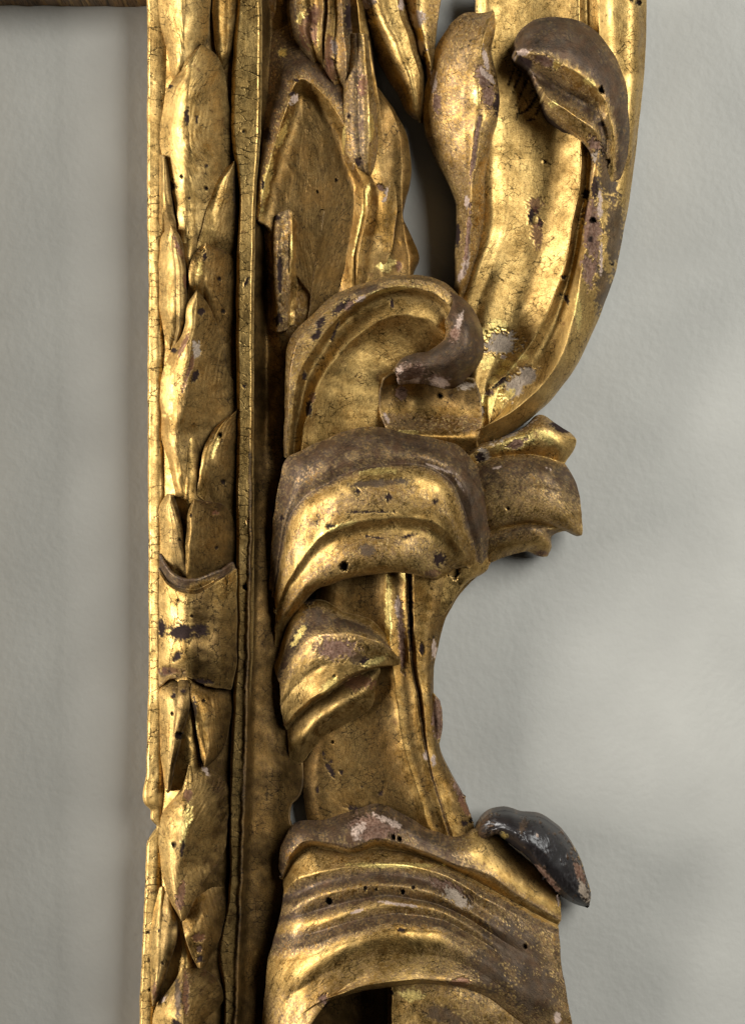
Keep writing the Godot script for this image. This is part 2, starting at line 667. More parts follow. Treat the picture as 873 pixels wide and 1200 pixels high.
# ------------------------------------------------------------------ the frame
func make_frame():
	var fr := Node3D.new()
	fr.name = "picture_frame"
	fr.set_meta("label", "carved giltwood picture frame with worn cracked gold leaf hanging on the grey wall")
	fr.set_meta("category", "picture frame")
	add_child(fr, true)
	border(fr)
	upper_panel(fr)
	scroll(fr)
	volute(fr)
	bands(fr)


func border(fr: Node):
	loft("top_rail", fr, ["d=.5 -420,-9,52 -100,-8,52 60,-7,52 178,-6,52", "! d=.5 -420,-12,62 -100,-11,62 60,-10,62 178,-9,62", "d=.3 -420,-34,66 -100,-34,66 60,-34,66 178,-34,66", "-420,-90,120 -100,-90,120 60,-90,120 190,-90,120"], {"thick": 50, "cell": 3.0, "tone": -0.2})
	# unseen opposite side of the frame, added close in to shade the left wall
	loft("added_left_stile", fr, [
		"-50,-120,52 -50,1500,52", "! -53,-120,58 -53,1500,58", "-68,-120,60 -68,1500,60", "! -74,-120,58 -74,1500,58", "-106,-120,92 -106,1500,92", "! -158,-120,48 -158,1500,48", "! -162,-120,62 -162,1500,62", "-186,-120,63 -186,1500,63", "-202,-120,33 -202,1500,33", "d=.3 -252,-120,90 -252,1500,90", "d=.5 -320,-120,120 -320,1500,120", "d=.5 -410,-120,97 -410,1500,97", "d=.6 -490,-120,41 -490,1500,41"],
		{"thick": 60, "cell": 7.0, "back": false})
	var edge := loft("sight_edge", fr, [
		"172.5,-40,57 173,60,57 173,150,57 173,260,57 174.5,330,57 173.5,430,57 174,560,57 174.5,700,57 174.5,790,57 173,860,57 172,905,57 171,943,57 177,949,57 177.5,960,57 184,968,57 173,986,57 171,1010,57 169.5,1060,57 167,1110,57 165,1160,57 163,1240,57",
		"! 174.5,-40,61 175,60,61 175,150,61 175,260,61 176,330,61 175.5,430,61 176,560,61 176.5,700,61 176.5,790,61 175,860,61 174,905,61 173.5,943,61 179,949,60 180,960,60 186,968,60 175,986,61 173,1010,61 171.5,1060,61 169,1110,61 167,1160,61 165,1240,61",
		"187,-40,64 188,60,64 188,150,64 187,260,64 187,330,64 188,430,64 188,560,64 188,700,64 188,790,64 189,860,63 189,905,63 188,943,63 188,949,62 188,960,61 188,968,60 188,986,63 186,1010,63 184,1060,63 181,1110,63 178,1160,63 176,1240,63",
		"201,-40,62 203,60,62 202,150,62 196,260,60 194,330,58 195,430,57 194,560,58 194,700,58 194,790,58 195,860,58 195,905,58 194,943,58 194,949,58 194,960,58 194,968,58 194,986,58 192,1010,58 190,1060,58 187,1110,58 184,1160,58 182,1240,58"],
		{"thick": 54, "cracked": true, "warp": 0.7, "up": 0.1, "tone": 0.22, "rough": 0.8, "edge": 1.2, "spots": "k194,1025,3,6 k174,1092,2,2 k176,1125,2,2 o176,1160,1.8 o187,1092,1.8 r191,905,3,20"})
	edge.set_meta("label", "flat cracked gold inner edge with a notch broken out")
	var core := loft("garland_moulding", fr, [
		"185,-40,39 185,300,39 185,600,39 185,900,39 175,1240,39",
		"190,-40,58 190,300,58 190,600,58 190,900,58 181,1240,58",
		"206,-40,72 206,300,72 206,600,72 206,900,72 198,1240,72",
		"d=-.1 222,-40,84 222,300,84 222,600,84 222,900,84 214,1240,84",
		"d=-.6 236,-40,73 236,300,73 236,600,73,-.9 236,900,73,-.9 228,1240,73,-.9",
		"d=-.65 256,-40,57 256,300,57 256,600,57,-.9 254,900,57,-.9 246,1240,57,-.9",
		"d=-.65 276,-40,42 276,300,42 276,600,42,-.9 270,900,42,-.9 262,1240,42,-.9"], {"thick": 44, "cell": 2.2, "tone": -0.1, "back": false, "rough": 1.6})  # right flank carries painted shade, deeper lower down
	loft("gilt_fillet", fr, [
		"281,-40,60,-0.00 272,100,60,-0.00 271,150,60,-0.00 281,230,60,-0.00 278,300,60,-0.00 277,400,59.4286,-0.00 278,480,57.1429,-0.09 277,600,53.7143,-0.28 277,760,50,-0.53 272,850,50,-0.55 269,950,50,-0.55 268,1050,50,-0.55 256,1120,50,-0.55 262,1160,50,-0.55 262,1240,50,-0.55",
		"! 284,-40,68,-0.00 275,100,67,-0.00 274,150,67,-0.00 283,230,68,-0.00 281,300,68,-0.00 280,400,67.4286,-0.00 281,480,65.1429,-0.09 280,600,61.7143,-0.28 280,760,58,-0.53 275,850,58,-0.55 271,950,58,-0.55 270,1050,58,-0.55 259,1120,57,-0.55 264,1160,58,-0.55 264,1240,58,-0.55",
		"! 303,-40,69,-0.00 303,100,69,-0.00 302,150,69,-0.00 297,230,69,-0.00 295,300,69,-0.00 294,400,68.4286,-0.00 294,480,66.1429,-0.09 294,600,62.7143,-0.28 293,760,59,-0.53 289,850,59,-0.55 285,950,59,-0.55 282,1050,59,-0.55 279,1120,59,-0.55 278,1160,59,-0.55 276,1240,59,-0.55",
		"306,-40,64,-0.00 306,100,64,-0.00 305,150,64,-0.00 300,230,64,-0.00 298,300,64,-0.00 297,400,63.4286,-0.00 297,480,61.1429,-0.09 297,600,57.7143,-0.28 296,760,54,-0.53 292,850,54,-0.55 288,950,54,-0.55 285,1050,54,-0.55 282,1120,54,-0.55 281,1160,54,-0.55 279,1240,54,-0.55"],
		{"thick": 55, "cracked": true, "warp": 0.7, "tone": 0.2, "up": 0.05, "rough": 0.9, "edge": 1.2, "spots": "h289,688,4.5 r292,612,4,6 r292,640,3,6 o286,154,2 k287,452,3,3 k289,330,2,7,25 k270,955,4,2"})  # browning towards the bottom is painted shade of the garland
	loft("cove", fr, [
		"d=-.8 303,-40,64 303,150,64 296,300,64 295,600,64 289,900,64 276,1240,64",
		"d=-.8 308,-40,46 308,150,46 303,300,46 302,600,42 297,900,42 284,1240,42",
		"d=-.8 318,-40,22 318,150,36 315,300,22 312,600,36 308,900,36 295,1240,36",
		"d=-.8 330,-40,32 330,150,32 330,300,32 322,600,32 318,900,32 305,1240,32",
"d=-.8 352,-40,32 352,150,32 352,300,32 352,600,32 352,880,32 351,930,32 340,944,32 338,958,32 342,970,32 352,985,32 340,1240,32"], {"thick": 18, "cell": 2.2, "tone": -0.35, "up": 0.0, "rough": 0.6, "back": false})  # groove darkened with painted shade
	# --- laurel leaves: left edge, midrib, right edge, from tip to root
	var n := "laurel_leaf"
	leaf(core, n, "187,-40,70 188,20,70 195,58,70 202,92,66 206,104,58", "218,-40,100 217,20,101 216,55,98 214,80,88 210,102,66", "246,-40,78 245,20,78 243,42,78 234,62,76 214,100,60", 7, 5, 0.2)
	leaf(core, n, "250,-40,70 250,20,70 252,50,68 257,75,62 261,88,56", "266,-40,80 267,20,80 266,50,77 263,72,68 262,87,58", "284,-40,66 283,15,66 277,42,64 268,70,60 263,88,56", 3, 2, -0.2)
	leaf(core, n, "236,52,86 221,66,80 206,90,72 197,104,72 191,130,72 188,170,72 199,206,74 206,242,74 214,284,66", "237,51,93 230,68,101 224,90,105 222,112,107 220,134,108 222,160,108 227,196,104 230,238,94 229,284,72", "239,52,86 253,64,80 263,84,74 266,104,72 268,130,72 272,165,70 271,196,70 264,240,70 256,290,64", 8, 5, 0.18, "k219,135,3,12 k200,101,4,3 k201,217,5,7 o242,221,2.6 k242,195,2,2 k222,233,2,2 o213,207,2 k231,140,2,6")
	leaf(core, n, "187,182,66 187,210,66 187,240,66 188,276,64", "192,184,76 192,210,80 192,240,80 193,276,76", "196,188,66 199,212,66 202,240,66 206,272,64", 2, 1, 0.1)
	leaf(core, n, "273,190,72 255,209,76 246,236,76 240,262,74 232,290,66", "275,189,78 268,206,90 261,242,94 259,278,88 256,304,74", "277,191,68 279,210,64 279,250,64 279,280,62 276,306,60", 3, 2, -0.02, "d276,230,3,30")
	leaf(core, n, "198,266,82 190,276,72 187,300,70 187,340,70 188,366,70 192,388,68 198,408,62", "200,265,88 202,280,98 206,305,102 208,335,102 208,365,98 206,388,86 200,410,66", "202,266,80 209,276,76 216,305,76 218,338,76 217,372,74 209,398,68 202,411,60", 6, 3, 0.22, "r209,290,3,16,-20 r217,330,2,10 k188,392,3,6")
	leaf(core, n, "240,285,80 229,298,78 222,316,76 222,334,74 226,352,66", "242,284,88 243,300,98 240,318,98 238,336,92 240,358,80", "246,286,78 270,300,66 277,335,62 274,375,62 264,420,60", 4, 4, -0.28, "o257,327,2.5 o262,365,3 y235,315,4,10 k240,300,3,6")
	leaf(core, n, "228,343,84 219,358,80 218,378,78 210,398,78 201,409,76 194,428,72 189,455,72 189,488,72 190,512,70 198,540,70 206,582,62", "230,342,92 231,360,102 229,384,106 224,404,107 221,430,108 219,460,108 213,488,106 211,512,102 215,540,92 220,582,66", "233,343,84 246,360,78 252,376,76 262,408,72 267,436,68 275,452,66 276,482,64 272,510,62 266,545,60 258,590,56", 8, -4, -0.05, "r223,430,3,30,18 r215,405,3,16,25 g230,410,6,11 k204,410,5,3 k236,366,5,5 y197,460,8,30 k229,440,4,8,20")
	leaf(core, n, "276,481,70 254,500,74 241,522,74 235,550,74 232,580,70", "277,481,76 268,490,88 253,518,98 246,551,100 245,590,96", "278,482,68 280,498,62 279,530,60 279,570,60 278,610,58", 3, 4, -0.25, "h258,510,2.5 o262,565,3 y252,525,3,12,20")
	leaf(core, n, "195,579,80 188,592,72 188,615,70 188,640,70 188,668,66", "199,581,84 200,596,94 203,618,98 207,642,98 212,676,90", "202,582,76 208,598,74 213,618,74 217,645,74 221,676,70", 4, 2, 0.2, "d212,600,4,10 o211,633,2")
	leaf(core, n, "227,587,82 221,600,78 219,620,76 218,650,76 219,686,72", "229,586,88 226,604,102 225,625,104 225,650,102 226,686,94", "234,587,78 262,592,66 276,620,62 277,650,62 276,680,60", 3, 5, -0.3, "o224,604,2 r252,600,4,3 o254,642,2")
	# the ribbon that ties the garland
	var rb := loft("ribbon_band", core, [
		"d=.9 187,650,72 194,664,84 205,676,96 217,681,101 227,681,101 242,677,96 258,671,84 273,661,66",
		"! d=.85 188,664,72 196,678,82 206,687,92 217,691,97 227,691,97,-.75 242,686,92,-.75 257,677,82 275,666,64",
		"! b=1 188,674,80 197,684,94 208,692,104 218,696,109 227,696,109,-.75 243,689,103,-.75 258,680,90 277,668,64",
		"b=2 187,730,78 196,730,92 208,730,103 219,730,108 227,730,106,-.75 243,730,98,-.75 258,730,88,-.75 277,730,64,-.75",
		"187,780,78 196,776,92 208,775,102 219,775,107 227,776,105,-.75 243,780,97,-.75 258,784,86,-.75 275,786,64,-.75",
		"d=.25 187,803,70 196,796,80 208,793,90 219,793,95 227,796,94,-.75 243,803,86,-.75 258,806,76,-.75 271,808,60,-.75"],
		{"thick": 40, "cracked": true, "tone": -0.02, "up": 0.1, "spots": "k213,741,19,11,4 k236,740,9,9 o209,704,2 k233,799,16,4 k207,770,8,4,-50 d192,789,6,6 r200,786,14,5 o225,722,1.6 k190,735,5,13"})  # right of the fold the gold is darkened as painted shade
	rb.set_meta("label", "folded ribbon with a black patch where the gold is gone")
	# --- below the ribbon the tips point down
	leaf(core, n, "198,798,72 189,806,70 188,830,70 188,856,70 189,885,70 193,922,66", "208,797,84 209,812,98 208,835,102 205,858,102 201,885,92 196,926,70", "219,798,78 222,812,82 219,838,80 213,860,78 206,888,72 198,930,64", 5, 2, 0.12, "h210,862,4.6 k204,815,3,3 k215,810,4,3 o202,836,2")
	leaf(core, n, "226,802,82 225,815,82 228,836,82 232,860,80 236,886,74 239,896,68", "248,802,88 248,815,90 248,836,88 246,860,82 243,884,74 240,897,66", "270,806,64 271,815,62 270,840,60 266,865,60 256,886,60 243,898,60", 2, 2, -0.3, "d228,835,3,20 o239,821,2 y229,850,2,6")
	leaf(core, n, "222,898,72 214,922,70 203,938,70 190,956,70 187,978,70 188,1008,70 193,1036,68 202,1060,66 211,1076,62", "226,897,82 226,925,96 222,950,104 217,978,107 213,1002,107 209,1026,104 209,1048,94 211,1064,80 213,1078,66", "238,894,72 266,920,66 270,938,64 266,964,62 264,992,60 256,1010,62 239,1032,64 227,1056,64 217,1078,60", 7, -2, 0.05, "w222,957,3,14,10 o204,990,3 y219,965,5,30,12 k214,995,2.5,10,10 r212,1050,6,20,10 e241,902,3,8,-30 r221,930,5,10")
	leaf(core, n, "214,1080,70 218,1098,68 224,1116,66 232,1133,60", "238,1040,82 238,1075,82 237,1102,78 235,1134,64", "269,1040,62 263,1077,60 256,1102,60 241,1132,58", 3, 3, -0.3, "r234,1098,8,6 k235,1124,5,5 w234,1112,3,5")
	leaf(core, n, "186,1040,66 180,1075,66 177,1100,66 176,1130,66 178,1162,64 179,1178,60", "194,1040,82 191,1072,90 190,1100,92 188,1126,88 183,1156,76 180,1178,64", "202,1058,70 207,1082,74 206,1106,74 196,1132,70 190,1156,66 182,1178,58", 5, 3, 0.25, "k187,1090,2,3 r181,1160,4,12 o191,1129,2")
	leaf(core, n, "213,1132,78 203,1153,72 190,1172,70 182,1184,68 179,1210,68 178,1250,68", "216,1132,88 214,1150,98 213,1166,102 214,1185,102 216,1210,100 218,1250,98", "238,1134,76 256,1152,66 262,1170,62 252,1184,60 240,1196,60 232,1250,60", 5, 3, 0.02, "k207,1200,6,5 r218,1165,4,30 e190,1172,3,8,55 d209,1170,4,24")


func roll(x: float, y: float) -> float:
	# height of the garland's roll: a flank that rises to a crest and a longer one that falls away
	var u := x - 190.0 + clampf((y - 900.0) * 0.025, 0.0, 9.0)
	if u < 32.0:
		return 66.0 + 26.0 * clampf(u / 32.0, -0.2, 1.0)
	return 92.0 - 50.0 * clampf((u - 32.0) / 52.0, 0.0, 1.1)


func laid(spec: String, lift: float) -> String:
	# an outline drawn on the wall plane, laid on the roll; its own heights only tell tip and root from middle
	var out := ""
	var words := spec.split(" ", false)
	var tip_first := words[0].split_floats(",")[1] < 700.0
	for i in words.size():
		var f := words[i].split_floats(",")
		var n := words.size() - 1
		var k := float(i) / n if tip_first else float(n - i) / n      # 0 at the tip, 1 at the root
		var up := lift * lerpf(1.25, 0.75, k) if k < 0.7 else lift * lerpf(0.9, -0.5, (k - 0.7) / 0.3)
		out += "%.1f,%.1f,%.1f " % [f[0], f[1], roll(f[0], f[1]) + up]
	return out


func leaf(parent: Node, called: String, left: String, rib: String, right: String, swell: float, swell_right: float, tone: float, spots := "", soil_shade := -1.0):
	var y: float = left.split(" ", false)[0].split_floats(",")[1]
	if soil_shade < 0.0:
		soil_shade = 0.55 + 0.37 * clampf(y / 600.0, 0.0, 1.0)  # painted shade for the right half, stronger down the border
	loft(called, parent, ["b=%s %s" % [1.5 + swell * 0.8, laid(left, 8.0)], "! d=%s b=%s %s" % [-soil_shade * 0.55, 2.5 + swell_right * 0.6, laid(rib, 19.0)], "d=%s %s" % [-soil_shade, laid(right, 9.0)]], {"thick": 26, "tone": tone, "spots": spots, "up": 0.25, "edge": 1.4, "rough": 1.0, "flow": 0.4, "cell": 1.5, "back": false})


func upper_panel(fr: Node):
	var panel := loft("acanthus_panel", fr, [
		"d=.35 304,-40,22 305,60,22 303,150,24 304,250,24 314,330,24 330,420,24",
		"d=.35 318,-40,28 318,60,28 314,150,34 312,250,34 320,330,34 340,420,32",
		"d=.3 344,-40,30 342,60,30 338,150,30 338,250,32 342,330,38 350,420,34",
"d=.22 372,-40,34 374,60,34 376,150,30 374,250,30 374,330,40 375,420,36",
"d=.15 400,-40,46 404,60,48 408,150,46 404,250,44 400,330,50 400,420,40",
		"! 414,-40,62 424,60,66 428,150,70 424,250,72 412,320,66 420,420,44",
		"418,-40,58 430,60,60 434,150,64 430,245,66 417,325,60 425,420,44",
		"b=-3 d=-.45 420,-40,56 436,70,58 446,130,62 452,250,56 446,320,54 446,420,44",
		"d=-.45 400,-40,46 412,70,46 462,136,56 472,252,58 480,320,62 480,420,40",
		"d=-.4 398,-40,40 414,74,40 447,108,44 478,164,46 480,210,46 472,252,46 483,279,46 490,301,46 484,318,44 484,420,30"],
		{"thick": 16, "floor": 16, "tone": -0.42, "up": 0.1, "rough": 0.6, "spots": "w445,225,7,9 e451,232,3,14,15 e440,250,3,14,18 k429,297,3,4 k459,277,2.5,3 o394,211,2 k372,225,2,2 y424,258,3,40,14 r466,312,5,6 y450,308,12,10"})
	# the pointed hollow: its rim runs up to a point and down again
	loft("pointed_hollow", panel, [
		"d=.5 296,236,22 298,190,22 300,150,22 303,110,22 308,70,24 320,34,28 345,20,32 382,34,36 412,66,40 440,110,44 458,150,50,-.35 466,190,54,-.35 466,232,56,-.35 458,300,54,-.35 446,380,40,-.35",
		"d=.7 298,250,44 302,205,46 307,165,48 314,130,46 322,98,46 332,74,48 350,66,50 372,74,50 394,92,52 412,116,54,-.35 424,150,56,-.35 434,190,58,-.35 442,224,60,-.35 436,295,60,-.35 422,380,40,-.35",
		"d=.75 300,254,56 305,210,64 312,172,66 321,136,66 331,106,64 340,84,62 350,80,62 368,87,62 388,104,64 404,126,66 416,158,68,-.35 426,194,70,-.35 436,223,70,-.35 429,293,68,-.35 416,380,44,-.35",
		"! d=.15 304,257,60 310,215,72 319,180,75 330,145,75 340,115,72 347,95,70 352,92,68 365,98,66 381,113,68 396,133,70 408,160,73 418,196,76 429,223,76 422,291,74 410,380,44",
		"d=-.4 312,262,54 320,222,54 330,187,54 340,158,53 348,131,52 352,116,51 355,112,51 365,116,51 377,129,52 390,147,53 400,171,54 410,201,56 417,228,57 410,293,56 400,380,42",
		"d=-.6 324,280,50 335,242,51 344,208,51 352,180,51 357,156,50 360,146,50 362,144,50 371,149,50 380,160,50 388,174,51 394,196,52 400,218,53 405,240,54 398,300,53 390,380,42",
		"d=-.62 342,312,47 353,282,49 359,252,50 364,226,50 367,210,50 369,202,50 370,200,50 374,203,50 378,210,50 382,220,50 385,230,50 388,242,51 390,256,51 384,310,50 376,384,42",
		"d=-.62 366,345,46 371,312,48 375,284,49 377,266,50 378,254,50 379,248,50 379,247,50 376,249,49 375,254,49 374,260,49 373,268,49 372,276,49 371,288,49 368,330,48 360,390,42"],
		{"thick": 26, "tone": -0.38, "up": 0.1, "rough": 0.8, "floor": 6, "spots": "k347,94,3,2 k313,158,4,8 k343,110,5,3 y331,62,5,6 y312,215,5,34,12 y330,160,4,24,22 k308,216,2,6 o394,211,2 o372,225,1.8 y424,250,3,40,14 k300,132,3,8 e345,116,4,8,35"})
	loft("leaf_lobe", panel, ["d=.6 336,-20,40 338,20,40 344,48,40 358,72,40 376,96,36", "! d=.6 346,-20,72 347,18,74 350,32,70 360,54,64 374,88,44", "d=.1 356,-20,62 357,20,64 358,38,62 364,56,58 375,84,42", "b=-2 d=.1 366,-20,66 367,18,68 368,40,66 371,60,60 377,84,42", "! d=.3 378,-20,82 378,14,82 377,34,80 377,54,74 380,82,46", "d=.4 390,-20,44 388,14,44 386,36,44 384,56,42 382,84,36"], {"thick": 30, "tone": -0.2, "back": false, "spots": "r362,34,12,22 r368,16,10,12 k365,34,1.8,1.8 y352,20,4,8,20 y374,44,2,16"})
	loft("leaf_lobe", panel, ["d=.4 374,-20,44 374,20,44 374,60,42 382,94,40 400,124,36", "! d=.3 384,-20,80 384,24,80 381,50,76 386,82,70 400,118,44", "b=-3 d=.1 390,-20,72 390,26,74 389,56,70 391,84,64 401,116,44", "! d=.6 400,-20,90 402,26,88 405,56,84 406,82,78 405,114,48", "d=.85 412,-20,50 414,28,50 417,58,48 413,84,48 408,116,40"], {"thick": 30, "tone": -0.1, "floor": 10, "spots": "r387,84,8,20 r386,60,6,20 e392,56,4,11 e378,38,3,5 y377,58,2,14 k408,20,5,20"})
	# the tongue that hangs over the panel
	loft("leaf_lobe", panel, ["d=.2 408,40,44 402,100,48 399,130,48 398,160,50 403,190,50 416,208,48 429,217,44", "b=2 d=.5 412,40,66 408,100,72 407,130,76 408,160,78 414,186,76 423,204,68 432,216,52", "b=3 d=.75 418,40,72 419,100,80 420,130,84 421,160,85 424,184,82 428,202,72 433,216,54", "! d=.1 426,40,74 431,100,86 433,128,90 434,152,90 433,178,87 433,200,76 434,216,54", "d=.8 434,40,40 441,96,46 445,124,50 446,150,52 445,180,54 441,202,52 436,216,44"], {"thick": 34, "floor": 14, "spots": "o409,136,2.6 y402,160,3,30 r425,100,7,14 y435,150,3,24 k419,190,5,6", "up": 0.2})
	# broken twig stump in the hollow
	loft("broken_stem", panel, ["d=.3 316,258,30 317,280,32 318,310,32 319,345,32 317,384,30", "d=.5 328,250,62 328,280,68 328,310,68 328,345,64 327,388,46", "! d=.5 338,246,60 338,280,62 338,310,60 338,345,54 337,385,42", "! d=.0 343,252,64 342,280,68 342,305,64 342,335,50 340,380,40", "d=.1 350,262,44 348,285,44 348,310,44 348,340,42 345,380,38"], {"thick": 26, "tone": -0.1, "rough": 4.0, "back": false, "spots": "k322,256,8,4,-15 k328,375,7,8 k328,320,3,30 y342,290,2,20 k345,243,6,3"})
	# leaf that crosses behind, running out at the top of the picture
	loft("crossing_leaf", fr, ["d=.3 402,-40,30 414,10,32 441,64,34 466,107,36 484,137,34 490,141,30", "b=3 d=.2 418,-40,58 430,8,62 454,58,64 474,100,60 487,135,46 491,141,34", "d=.0 444,-40,76 452,10,78 470,56,78 483,96,70 489,132,50 492,142,36", "! d=.1 462,-40,78 466,6,78 480,50,76 490,84,68 492,120,54 493,142,34", "d=.2 470,-40,44 474,6,44 488,48,44 495,84,42 496,120,38 495,143,28"], {"thick": 18, "floor": 30, "tone": 0.15, "up": 0.0, "spots": "k420,20,14,22,40 e428,4,10,7 e470,6,4,8"})
	loft("leaf_stalk", fr, ["d=.2 468,-40,40 476,10,42 488,50,42 498,80,38 500,128,32", "d=.1 492,-40,70 490,10,68 498,46,62 504,80,54 503,130,40", "d=.3 520,-40,54 514,10,52 510,40,48 510,78,44 507,130,32"], {"thick": 18, "floor": 28, "tone": 0.05, "spots": "e488,22,11,10 e492,60,7,16 w500,88,6,14 e501,110,5,10 w503,145,6,10 k497,78,3,20"})


func scroll(fr: Node):
	var sc := loft("scroll", fr, [
		"560,-40,60 558,60,60 560,150,60 560,220,62 557,280,62 545,330,58 532,372,50 522,420,40 528,490,34 545,530,30",
		"572,-40,68 574,60,67 576,150,67 576,220,70 575,275,71 562,312,70 549,356,64 536,420,46 540,480,40 552,522,36",
		"584,-40,65 588,60,65 588,150,65 588,220,66 586,275,67 577,307,66 562,352,62 548,412,50 550,470,46 556,516,42",
		"596,-40,64 598,60,64 599,150,64 597,220,65 594,270,66 586,307,66 572,350,66 558,410,60 556,465,56 560,512,50",
		"634,-40,65 636,60,65 640,150,65 640,220,66 634,270,66 625,310,66 607,360,63 585,410,56 568,456,52 566,506,50",
		"! 676,-40,82 680,60,82 681,150,86 678,220,90 669,268,92 662,309,92 646,354,88 622,402,80 588,448,70 572,500,58",
		"684,-40,74 688,60,74 688,150,76 685,220,77 677,268,78 669,312,78 655,358,76 634,408,70 602,456,62 574,502,55",
		"! 700,-40,92 702,60,94 703,150,100 698,220,106 690,268,106 681,318,104 674,363,100 651,430,92 606,478,80 552,508,62",
		"712,-40,84 714,60,86 716,150,88 712,220,92 705,268,92 695,318,90 684,366,84 660,432,76 612,482,66 554,512,54",
		"738,-40,84 740,60,84 736,150,82 730,220,80 722,268,78 713,315,74 698,366,66 668,434,58 620,486,50 556,518,44",
		"757,-40,44 756,60,46 749,140,46 737,234,46 729,278,46 721,318,44 700,375,40 660,450,36 612,497,32 554,528,30"],
		{"thick": 20, "floor": 28, "tone": 0.14, "up": 0.1, "rough": 0.35, "warp": 0.7, "spots": "o638,190,2.6 k628,246,5,5 k632,262,4,8 r627,240,10,9 r629,275,7,18 k622,252,4,10 k606,96,1.5,16,25 k612,106,1.6,18,22 k619,92,1.3,14,28 k625,118,1.6,16,35 k600,86,1.3,12,20 k632,128,1.4,10,40 k615,130,1.4,9,60 k641,124,1.3,8,50 k607,132,1.5,10,15 k622,140,2,5,70 w693,270,11,46,-6 k697,218,6,14 k687,228,5,7 w690,315,9,24,-6 k692,280,3,4 h694,258,3.6 o717,310,2.6 o660,325,3 o657,345,2.2 d712,200,14,40 d720,270,12,50 d706,340,10,34 g588,402,22,15,10 g606,450,27,12,-45 y572,424,10,8,-30 y586,436,9,6 y566,470,9,8 y612,418,7,5 y596,462,8,5,-40 y560,492,8,6 y592,424,6,5 y578,446,7,5 y600,428,5,4 e590,418,4,3 k586,448,14,3,-40 y583,382,12,8 y580,470,12,20,35 g562,482,6,7 g617,440,14,12 h748,3,3.6 o740,0,2.5 y568,392,8,8 w574,460,6,4 k664,352,3,7,-20 e703,240,3,20 e704,300,2,24 y677,365,4,22"})
	sc.set_meta("label", "broad gilded scroll with pinkish bare wood on its outer rim")
	# the leaf that forms the scroll's left rim
	loft("rim_leaf", sc, [
		"d=.15 574,13,60 540,18,52 516,46,48 504,80,44 497,140,42 513,187,42 528,215,44 536,240,44 536,262,44 534,290,44 534,320,42 532,352,40",
		"d=.35 576,13,82 552,30,86 530,64,84 520,100,80 518,145,76 530,190,78 541,222,78 543,245,78 542,266,76 540,292,74 538,322,68 534,352,60",
		"b=2 d=.3 577,13,90 562,34,102 550,70,104 545,105,102 544,146,102 546,186,102 548,220,98 547,245,96 546,266,92 544,292,88 540,322,80 536,352,66",
		"! d=.15 578,13,90 570,34,108 562,66,114 562,100,116 562,140,116 556,180,114 553,222,108 551,245,104 550,266,100 547,294,94 542,324,84 538,352,68",
		"d=.35 579,14,82 579,30,96 572,62,104 578,98,106 579,130,106 573,165,102 566,206,94 563,240,90 561,266,86 556,296,80 547,328,72 541,352,60",
		"d=.7 579,15,66 580,36,66 574,62,66 585,108,64 583,140,64 577,165,64 570,206,64 568,240,64 566,266,64 560,298,62 550,330,60 543,354,54"],
		{"thick": 30, "floor": 28, "tone": -0.08, "up": 0.2, "spots": "w566,90,8,20,-20 w572,112,8,14 e569,70,3,16,-12 e570,88,4,14,-40 w557,170,3,50,8 o551,240,2.2 e547,236,3,8 e545,310,4,14,20 k536,276,4,14 e541,322,4,10,30 w512,120,5,18 e508,95,4,14 k583,120,5,16 y558,112,4,12 w548,280,3,40,5"})
	# the curling leaf laid over the scroll
	loft("curled_leaf", sc, [
		"d=.9 605,58,104 604,46,106 611,34,108 630,23,108 656,20,106 680,25,102 700,39,98 718,62,92 731,92,86 738,126,78 740,160,72 737,205,64",
		"d=.95 605,59,122 612,48,132 624,40,138 640,36,138 660,37,134 681,46,128 700,60,122 716,82,114 727,106,106 732,134,98 733,166,90 730,208,80",
		"d=.9 604,60,130 616,58,148 634,58,150 652,62,148 668,70,144 684,80,138 698,92,132 710,108,124 719,126,116 724,146,108 725,174,100 722,210,88",
		"! d=.05 605,61,132 618,63,150 634,66,150 650,72,147 665,80,143 680,89,138 694,100,131 706,116,124 714,134,117 718,154,110 719,178,102 716,212,90",
		"b=-2 d=.55 608,68,120 622,76,126 634,82,125 648,88,123 662,96,121 676,105,118 690,115,114 701,128,110 709,144,112 712,162,106 712,184,99 709,214,89",
		"d=.9 624,84,106 634,92,108 642,99,108 652,103,108 664,109,108 677,117,107 688,125,106 698,136,112 704,150,108 707,166,104 706,188,98 703,216,90",
		"! d=.25 638,108,120 640,113,126 645,118,128 653,123,128 663,129,127 674,136,125 685,143,121 695,150,117 702,160,112 703,174,106 702,194,100 699,218,92",
		"d=.3 636,113,112 637,122,112 641,130,112 649,138,112 659,145,111 670,152,110 680,160,108 688,167,106 694,175,102 696,185,98 695,200,94 693,220,88",
		"d=.5 636,116,98 637,125,94 642,134,92 650,141,92 660,148,92 671,155,92 680,164,92 688,171,92 693,180,90 694,190,88 692,204,86 690,222,84"],
		{"thick": 34, "tone": 0.0, "up": 0.15, "edge": 2.5, "spots": "w698,172,7,13,-30 g700,182,8,8 h711,190,3.5 h704,106,3.4 e612,62,10,4,-10 w640,72,22,6,22 y690,96,8,5,30 y648,122,6,4 k614,72,12,5,25 y652,76,5,6 k704,146,4,3 w705,195,6,6"})


